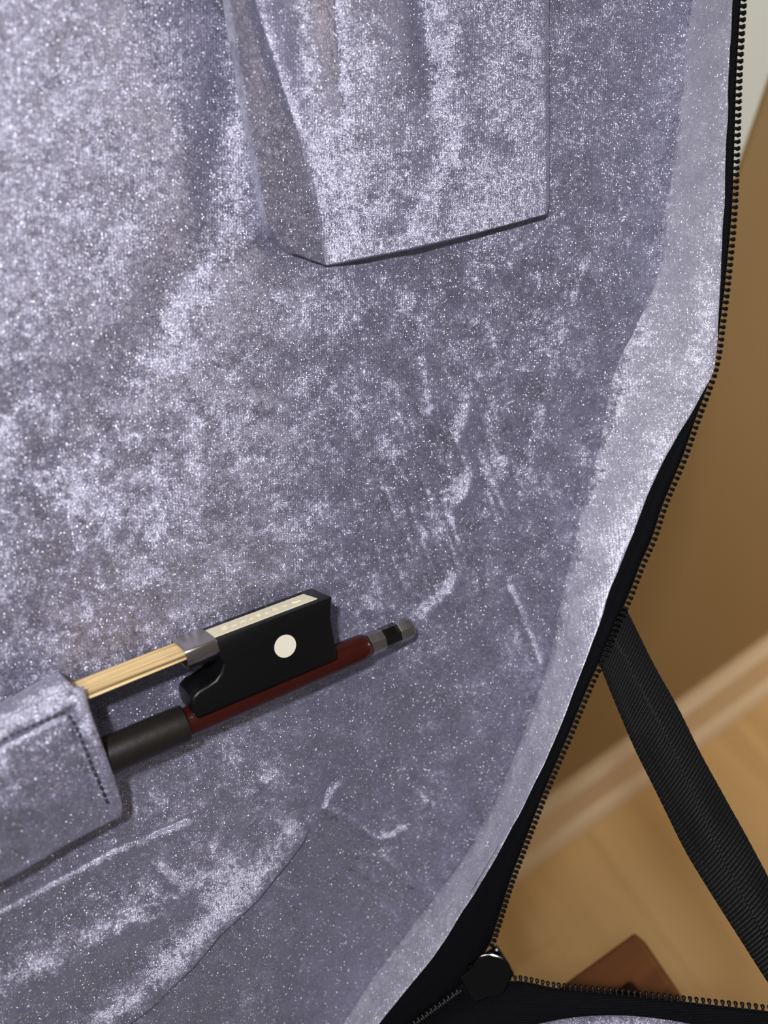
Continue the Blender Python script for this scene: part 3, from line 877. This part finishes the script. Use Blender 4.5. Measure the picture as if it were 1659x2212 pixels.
lb, le, re_ = colc(LBc), colc(LEc), colc(REc)
lbh = np.interp(tt, ix, LBh); leh = np.interp(tt, ix, LEh)
ss = np.linspace(0, 1, nsx)
V_ = []
bot = np.linspace(0, 1, nt_)
yfade = lambda y: 1-sstep(60, 430, y)
for r in range(nt_):
    row = []
    o1 = Vector(((lb[r, 0]-16), lb[r, 1]+2))
    row.append(PB(o1.x, o1.y, -.0004)); row.append(PB(lb[r, 0]-9, lb[r, 1]+1, lbh[r]*.45)); row.append(PB(lb[r, 0]-4, lb[r, 1], lbh[r]*.85))
    for k in range(24):                                    # gusset falling away to the right
        q_ = k/24; px_ = lb[r]+(le[r]-lb[r])*q_
        hh = lbh[r]+(leh[r]-lbh[r])*(q_**.8)
        row.append(PB(px_[0], px_[1], hh+.0002*float(vnoise(np.array(px_[0]/14.), np.array(px_[1]/14.), 41))))
    wl = math.hypot(*(re_[r]-le[r]))
    for s1 in ss:
        px_ = le[r]+(re_[r]-le[r])*s1
        sag = 7*math.sin(math.pi*s1)*(r/(nt_-1))**8
        x_, y_ = px_[0], px_[1]+sag
        d_ = s1*wl
        rise = (.0085-.0050*(r/(nt_-1))**1.5)*(1-math.exp(-(d_/62)**1.5))
        hh = leh[r]+rise*(1-.45*s1)
        fd = yfade(y_)
        hh += fd*(.0016*math.exp(-((x_-660)/52)**2)-.0013*math.exp(-((x_-718-.08*y_)/20)**2)+.0012*math.exp(-((x_-810)/55)**2)-.0026*math.exp(-((x_-905-.12*y_)/34)**2)+.0010*math.exp(-((x_-985)/42)**2))
        hh += .0007*math.exp(-((x_-1010+.45*(y_-300))/30)**2)*sstep(180, 320, y_)
        hh -= .0007*math.exp(-((x_-965+.45*(y_-300))/26)**2)*sstep(180, 320, y_)
        hh += .00035*float(vnoise(np.array(x_/55.), np.array(y_/70.), 42))
        hh -= .0010*sstep(.985, 1, s1)+.0007*sstep(.985, 1, r/(nt_-1))
        row.append(PB(x_, y_, hh))
    e = row[-1]
    row.append(Vector((e.x-.0002, e.y, e.z*.6))); row.append(Vector((e.x-.0010, e.y, max(.0006, e.z*.25))))
    V_.append(row)
last = V_[-1]
V_.append([Vector((v.x, v.y+.0002, v.z*.6)) for v in last])
V_.append([Vector((v.x, v.y+.0012, max(v.z*.2, -.0004))) for v in last])
nc_ = len(V_[0])
pm = np_mesh('velvet_pouch', np.array([tuple(v) for r in V_ for v in r]), np.array(grid_faces(len(V_), nc_))[:, ::-1])
link('velvet_pouch', pm, VELVET, case, LID)
PVn = np.array([tuple(v) for r in V_ for v in r]); qx, qy = photo_px(PVn)
gp = .02+crush(qx, qy, 101)
gp += .5*along(qx, qy, [(600, -60), (640, 120), (690, 280)], 45)+.35*along(qx, qy, [(800, -60), (810, 150)], 55)-.6*along(qx, qy, [(880, -60), (905, 110), (925, 190)], 24)-.3*along(qx, qy, [(700, -60), (722, 160)], 14)
gp += .3*along(qx, qy, [(1180, 0), (1182, 450), (720, 570)], 26)+.2*along(qx, qy, [(1060, 240), (990, 440)], 30)-.25*along(qx, qy, [(1030, 240), (955, 440)], 22)
cidx = np.tile(np.arange(nc_), len(V_)); gp = np.where((cidx > 2) & (cidx < 26), -.85+.5*crush(qx, qy, 103), gp)
set_nap(pm, gp)

# --- bow holder: sewn velvet sleeve over the bow
top = [(-150, 1625), (0, 1557), (90, 1511), (150, 1487), (178, 1481)]
botm = [(-150, 1978), (0, 1909), (75, 1867), (157, 1819), (262, 1764)]
rgt = [(178, 1481), (187, 1500), (196, 1535), (223, 1611), (247, 1680), (264, 1738), (262, 1764)]
ns, nt2 = 110, 90
rw = np.linspace(0, 1, nt2)
tc_, _ = catmull([Vector((*q_, 0)) for q_ in top], ns); bc_, _ = catmull([Vector((*q_, 0)) for q_ in botm], ns); rg_, _ = catmull([Vector((*q_, 0)) for q_ in rgt], nt2)
hk = lambda t: np.interp(t, [0, .12, .3, .5, .65, .8, .92, 1], [.0168, .0178, .0180, .0174, .0160, .0138, .0118, .0106])
SEAM_T, SEAM_R = .155, None
V_ = []; HP = {}
for j in range(nt2):
    t = rw[j]; row = []
    for i in range(ns):
        s1 = i/(ns-1)
        lin = tc_[i]*(1-t)+bc_[i]*t; endl = tc_[-1]*(1-t)+bc_[-1]*t
        px_ = lin+(rg_[j]-endl)*s1**3
        h_ = float(hk(t))+.00035*float(vnoise(np.array(px_[0]/40.), np.array(px_[1]/40.), 51))
        # sewn seams press in, the hem between seam and edge is puffed
        dr = (1-s1)*ns
        h_ -= .0009*math.exp(-((s1-.885)/.014)**2)*(t > .13)+.0008*math.exp(-((t-.165)/.018)**2)*(s1 < .9)
        h_ += .0003*math.exp(-((s1-.945)/.03)**2)+.0003*math.exp(-((t-.08)/.05)**2)
        h_ -= .0007*max(0, (s1-.975)/.025)**2+.0006*max(0, (t-.975)/.025)**2
        row.append(PB(px_[0], px_[1], h_)); HP[(i, j)] = (px_[0], px_[1], h_)
    V_.append(row)
me = np_mesh('bow_holder', np.array([tuple(v) for r in V_ for v in r]), np.array(grid_faces(nt2, ns))[:, ::-1])
hold = link('bow_holder', me, VELVET, case, LID)
hx_, hy_ = photo_px(np.array([tuple(v) for r in V_ for v in r])); set_nap(me, -.12+crush(hx_, hy_, 111)+.3*along(hx_, hy_, [(-50, 1595), (90, 1525), (160, 1495)], 14)+.2*along(hx_, hy_, [(160, 1490), (250, 1750)], 14))
m_ = hold.modifiers.new('cloth', 'SOLIDIFY'); m_.thickness = .0012; m_.offset = 1 if False else -1
# ply behind it, rising from the lining to the front ply
bt_ = [(-150, 1588), (0, 1518), (70, 1478), (126, 1450)]; bf_ = [(-150, 1640), (0, 1575), (90, 1530), (166, 1492)]
c1, _ = catmull([Vector((*q_, 0)) for q_ in bt_], 60); c2, _ = catmull([Vector((*q_, 0)) for q_ in bf_], 60)
V_ = []
for t, h_ in ((0, .0004), (.03, .0080), (.08, .0110), (.3, .0135), (.6, .0150), (.9, .0158), (1, .0160)):
    V_.append([PB(*(c1[i]*(1-t)+c2[i]*t)[:2], h_+.0003*float(vnoise(np.array(i/6.), np.array(t*3), 61))) for i in range(60)])
ply = link('holder_back_ply', np_mesh('holder_back_ply', np.array([tuple(v) for r in V_ for v in r]), np.array(grid_faces(7, 60))[:, ::-1]), VELVET, case, LID)
m_ = ply.modifiers.new('cloth', 'SOLIDIFY'); m_.thickness = .0011; m_.offset = -1
# stitches along both seams
st_me = None


def stitch(p, q_):
    global st_me
    if st_me is None:
        bm = box_bm(-.5, .5, -.28, .28, -.3, .3, .16, 2); st_me = bpy.data.meshes.new('stitch'); bmesh.ops.recalc_face_normals(bm, faces=bm.faces[:]); bm.to_mesh(st_me); bm.free(); st_me.materials.append(THREAD)
    d = q_-p; l = d.length; x = d.normalized(); z = Vector((0, 0, 1)); y = z.cross(x).normalized(); z = x.cross(y); c = (p+q_)/2
    M = Matrix(((x.x*l, y.x*.001, z.x*.0009, c.x), (x.y*l, y.y*.001, z.y*.0009, c.y), (x.z*l, y.z*.001, z.z*.0009, c.z), (0, 0, 0, 1)))
    link('stitch', st_me, THREAD, hold, LID @ M)


SP = [(148, 1543), (164, 1570), (181, 1611), (199, 1656), (217, 1697), (234, 1740)]
sp, _ = catmull([Vector((*q_, 0)) for q_ in SP], 200)
th = np.linspace(.15, .82, 200)
for k in range(14):
    i0 = int(k*14.1)+2; i1 = i0+9
    stitch(PB(*sp[i0][:2], float(hk(th[i0]))+.0001), PB(*sp[min(i1, 199)][:2], float(hk(th[min(i1, 199)]))+.0001))
SP2 = [(-60, 1622), (0, 1599), (39, 1580), (105, 1552), (144, 1535)]
sp2, _ = catmull([Vector((*q_, 0)) for q_ in SP2], 200)
for k in range(13):
    i0 = int(k*15.2)+2; i1 = i0+10
    stitch(PB(*sp2[i0][:2], .0179), PB(*sp2[min(i1, 199)][:2], .0179))

# ------------------------------------------------------------------ the bow
b0 = LID @ P(242, 1628, .0395); b1 = LID @ P(884, 1356, .0056)
BX = (b1-b0).normalized()
pv = LN.cross(BX).normalized()                           # in the lid's plane, towards the hair
BR = math.radians(3)
BH = (pv*math.cos(BR)+BX.cross(pv)*math.sin(BR)); BS = BX.cross(BH)
if BS.dot(LN) < 0: raise SystemExit('bow frame')
BM = Matrix(((BX.x, BH.x, BS.x, b0.x), (BX.y, BH.y, BS.y, b0.y), (BX.z, BH.z, BS.z, b0.z), (0, 0, 0, 1))); BI = BM.inverted()
bow = root('violin_bow', 'violin bow with black frog and red-brown stick tucked into the velvet holder', 'violin bow', LID @ P(560, 1480, .003))


def Q(x, y, s):
    """photo measurement -> bow coordinates on the plane s to the side of the stick's axis"""
    d = ray(x, y); k = (b0+BS*s-CAM).dot(BS)/d.dot(BS); return BI @ (CAM+d*k)


def QH(x, y, h):
    d = ray(x, y); k = (b0+BH*h-CAM).dot(BH)/d.dot(BH); return BI @ (CAM+d*k)


def QA(x, y): return Q(x, y, 0).x


def lathe(name, secs, mat, parent, n=32, facets=None, smooth=40):
    """secs: (x, radius) along the stick's axis; facets gives an octagon instead of a circle"""
    n = facets or n; V_ = []
    for x, r in secs:
        for k in range(n):
            a = 2*math.pi*(k+.5)/n; V_.append((x, r*math.cos(a), r*math.sin(a)))
    m = len(secs); F_ = [tuple(reversed(f_)) for f_ in grid_faces(m, n, True)]+[tuple(range(n)), tuple(range((m-1)*n, m*n))[::-1]]
    o = link(name, mesh(name, V_, F_, False), mat, parent, BM)
    bm = bmesh.new(); bm.from_mesh(o.data); bmesh.ops.recalc_face_normals(bm, faces=bm.faces[:]); bm.to_mesh(o.data); bm.free()
    autosmooth(o, smooth); return o


HW = .0063                                                # half the frog's width
x_ring, x_bl0, x_bl1, x_end = QA(795, 1395), QA(824, 1380), QA(857, 1366), QA(889, 1352)
x_grip = QA(401, 1557)
lathe('stick', [(-.034, .0035), (x_grip-.002, .0037), (x_ring-.0035, .0038), (x_ring-.0014, .0037), (x_ring-.0004, .0033), (x_ring, .0027)], LACQ, bow, 40)
lathe('thumb_grip', [(-.024, .0044), (x_grip-.001, .0047), (x_grip-.0003, .0046), (x_grip, .0042)], GRIP, bow, 40)
scr = lathe('screw_button', [(x_ring-.0002, .0027), (x_ring, .0032), (x_ring+.0016, .0033), (x_ring+.0019, .0032), (x_bl0, .0032)], STEEL, bow, facets=None, n=8, smooth=25)
lathe('black_ring', [(x_bl0, .0031), (x_bl0+.0002, .0032), (x_bl1-.0002, .0032), (x_bl1, .0031)], BLACKR, scr, n=8, smooth=25)
lathe('end_cap', [(x_bl1, .0031), (x_bl1+.0002, .0032), (x_end-.0009, .0031), (x_end-.0002, .0026), (x_end+.0001, .0016)], STEEL, scr, n=8, smooth=30)

# frog: side outline measured on its near face
top_l = Q(468, 1381, HW); top_r = Q(717, 1292, HW)
YT = .5*(top_l.y+top_r.y)
fo = [(468, 1381), (717, 1292), (714, 1313), (714, 1335), (718, 1360), (724, 1389), (728, 1424), (576, 1488), (425, 1551), (419, 1540), (414, 1522), (416, 1508), (428, 1494), (449, 1482), (466, 1470), (477, 1454), (481, 1436), (478, 1421), (468, 1409)]
fp = [Q(a, b, HW) for a, b in fo]
poly = [(p.x, p.y) for p in fp]
poly[0] = (poly[0][0], YT); poly[1] = (poly[1][0], YT)
yb = .5*(poly[6][1]+poly[8][1])
for k in (6, 7, 8): poly[k] = (poly[k][0], yb)
bm = bmesh.new()
hw = lambda y: HW*(1.0-.05*(1-(y-yb)/(YT-yb)))
fr = [bm.verts.new((x, y, hw(y))) for x, y in poly]; bk = [bm.verts.new((x, y, -hw(y))) for x, y in poly]
bm.faces.new(fr); bm.faces.new(bk[::-1])
for i in range(len(fr)): bm.faces.new((bk[i], bk[(i+1) % len(bk)], fr[(i+1) % len(fr)], fr[i]))
frog = bm_obj('frog', bm, EBONY, bow, BM)
bm = bmesh.new(); bm.from_mesh(frog.data)
thr = []; oth = []
for e in bm.edges:
    a, b = e.verts
    if abs(a.co.z-b.co.z) > HW: continue                  # edges across the frog stay
    mxy = .5*(a.co+b.co)
    inthroat = mxy.x < poly[0][0]+.004 and mxy.y < YT-.004
    (thr if inthroat and not (abs(mxy.y-yb) < .0006 and mxy.x > poly[8][0]+.002) else oth).append(e)
bmesh.ops.bevel(bm, geom=thr, offset=.0016, segments=5, profile=.5, affect='EDGES', clamp_overlap=True)
es = [e for e in bm.edges if len(e.link_faces) == 2 and e.calc_face_angle(0) > math.radians(48)]
bmesh.ops.bevel(bm, geom=es, offset=.00035, segments=2, profile=.5, affect='EDGES', clamp_overlap=True)
bmesh.ops.recalc_face_normals(bm, faces=bm.faces[:])
bm.to_mesh(frog.data); bm.free(); autosmooth(frog, 28)

# round white dot on the frog's side
dc = Q(616.5, 1396, HW); rr = .5*((Q(640, 1396, HW)-Q(593, 1396, HW)).length)
bm = bmesh.new(); hz = hw(dc.y)
bmesh.ops.create_cone(bm, cap_ends=True, segments=48, radius1=.0030, radius2=.00295, depth=.0006)
for v in bm.verts: v.co += Vector((dc.x, dc.y, hz))
dot = bm_obj('eye_dot', bm, DOTM, frog, BM)
for v in dot.data.vertices: v.co.z = v.co.z-.0002
# slide set into the hair side
sc4 = [QH(*q_, YT) for q_ in ((681, 1292), (652, 1283), (430, 1361), (460, 1376))]
zs = [.60*HW, -.54*HW]
xl = poly[0][0]+.0002; xr0, xr1 = sc4[0].x, sc4[1].x
bm = bmesh.new(); pts = [(xl, zs[0]), (xr0, zs[0]), (xr1, zs[1]), (xl, zs[1])]
lo_ = [bm.verts.new((a, YT-.0008, b)) for a, b in pts]; hi = [bm.verts.new((a, YT+.00022, b)) for a, b in pts]
bm.faces.new(lo_); bm.faces.new(hi)
for i in range(4): bm.faces.new((lo_[i], lo_[(i+1) % 4], hi[(i+1) % 4], hi[i]))
bm_obj('slide', bm, IVORY, frog, BM)
# pressed lettering on the slide
fc = bpy.data.curves.new('lettering', 'FONT'); fc.body = 'GLAESER'; fc.size = .0027; fc.extrude = .00007; fc.align_x = 'CENTER'; fc.align_y = 'CENTER'
fc.space_character = 1.62; fc.bevel_depth = .00003
gl_, gr_ = QH(476, 1356, YT), QH(590, 1315, YT); lm = (gl_+gr_)/2
zc = .5*(zs[0]+zs[1])
LM = BM @ Matrix(((1, 0, 0, lm.x), (0, 0, 1, YT+.00024), (0, -1, 0, zc), (0, 0, 0, 1)))
fc.materials.append(LETT)
tmp = bpy.data.objects.new('lettering_curve', fc); C.objects.link(tmp); bpy.context.view_layer.update()
lme = bpy.data.meshes.new_from_object(tmp.evaluated_get(bpy.context.evaluated_depsgraph_get())); lme.name = 'lettering'
bpy.data.objects.remove(tmp); lme.materials.clear()
link('lettering', lme, LETT, frog, LM)
pq = QH(610, 1307, YT); pe = QH(635, 1298, YT)
bm = bmesh.new(); bmesh.ops.create_uvsphere(bm, u_segments=20, v_segments=10, radius=1)
for v in bm.verts: v.co = Vector((pq.x+v.co.x*.0007, YT+.0002+v.co.z*.00018, zc+v.co.y*.0007))
bm_obj('pressed_dot', bm, LETT, frog, BM, smooth=True)
bm = bmesh.new()
em = [(-.0013, 0), (-.0007, .0007), (.0003, .00095), (.0011, .0007), (.0013, .0002), (.0013, -.0002), (.0011, -.0007), (.0003, -.00095), (-.0007, -.0007)]
a1 = [bm.verts.new((pe.x+a, YT+.00018, zc+b)) for a, b in em]; a2 = [bm.verts.new((pe.x+a*.85, YT+.00042, zc+b*.85)) for a, b in em]
bm.faces.new(a1); bm.faces.new(a2)
for i in range(len(a1)): bm.faces.new((a1[i], a1[(i+1) % len(a1)], a2[(i+1) % len(a1)], a2[i]))
bm_obj('pressed_emblem', bm, LETT, frog, BM)

# ferrule: D-shaped metal collar, open towards the hair
YF = YT+.0004
xf0, xf1 = QH(401, 1409, YF).x, QH(468, 1381, YF).x
FW2 = HW+.0002


def dsec(k, hh):
    o_ = [(YF-k, a) for a in np.linspace(-FW2+k+.0006, FW2-k-.0006, 8)]
    c_ = [(YF-k-.0006+.0006*math.cos(a), FW2-k-.0006+.0006*math.sin(a)) for a in np.linspace(.3, 1.57, 4)]
    dn = [(YF-hh*.35-(hh*.65-k)*math.sin(a), (FW2-k)*math.cos(a)) for a in np.linspace(.05, math.pi-.05, 22)]
    c2_ = [(a, -b) for a, b in c_[::-1]]
    return o_+c_+dn+c2_


so_, si_ = dsec(0, .0062), dsec(.00055, .0062)
n = len(so_); V_ = []
for x, s4 in ((xf0, si_), (xf0, so_), (xf1, so_), (xf1, si_)): V_ += [(x, a, b) for a, b in s4]
F_ = grid_faces(4, n, True)+[(3*n+i, 3*n+(i+1) % n, (i+1) % n, i) for i in range(n)]
ferr = link('ferrule', mesh('ferrule', V_, F_, False), NICKEL, bow, BM)
bm = bmesh.new(); bm.from_mesh(ferr.data); bmesh.ops.recalc_face_normals(bm, faces=bm.faces[:])
es = [e for e in bm.edges if len(e.link_faces) == 2 and e.calc_face_angle(0) > math.radians(60)]
bmesh.ops.bevel(bm, geom=es, offset=.00016, segments=2, profile=.5, affect='EDGES', clamp_overlap=True)
bm.to_mesh(ferr.data); bm.free(); autosmooth(ferr, 30)
# pale wedge in the ferrule's mouth, frog tongue behind it
bm_obj('wedge', box_bm(xf0+.0012, xf1-.001, YF-.0030, YF-.00175, -HW+.0012, HW-.0009, .0002, 1), IVORY, ferr, BM)
bm_obj('frog_tongue', box_bm(xf0+.0025, xf1+.002, YF-.0056, YF-.0031, -HW*.72, HW*.72, .0008, 2), EBONY, ferr, BM)
# hair ribbon
nh, nx_ = 61, 40
V_ = []
zt_ = np.linspace(-1, 1, nh)
hx0, hx1 = -.034, xf1-.002
for i in range(nx_):
    f_ = i/(nx_-1); x = hx0+(hx1-hx0)*f_
    for z in zt_:
        g2 = .00010*math.sin(z*61)+.00008*float(vnoise(np.array(z*19), np.array(f_*1.2), 71))
        V_.append((x, YF-.00085+g2-.0011*(1-f_)-.00025*z*z, z*(HW-.0006)))
top_n = len(V_)
V_ += [(a, b-.0008-.0002, c) for a, b, c in V_]
F_ = grid_faces(nx_, nh); F_ = F_+[tuple(reversed([k+top_n for k in f3])) for f3 in F_]
for i in range(nx_-1):
    for c in (0, nh-1):
        a = i*nh+c; F_.append((a, a+nh, a+nh+top_n, a+top_n))
hm = mesh('hair', V_, F_, True)
link('hair', hm, HAIRM, bow, BM)
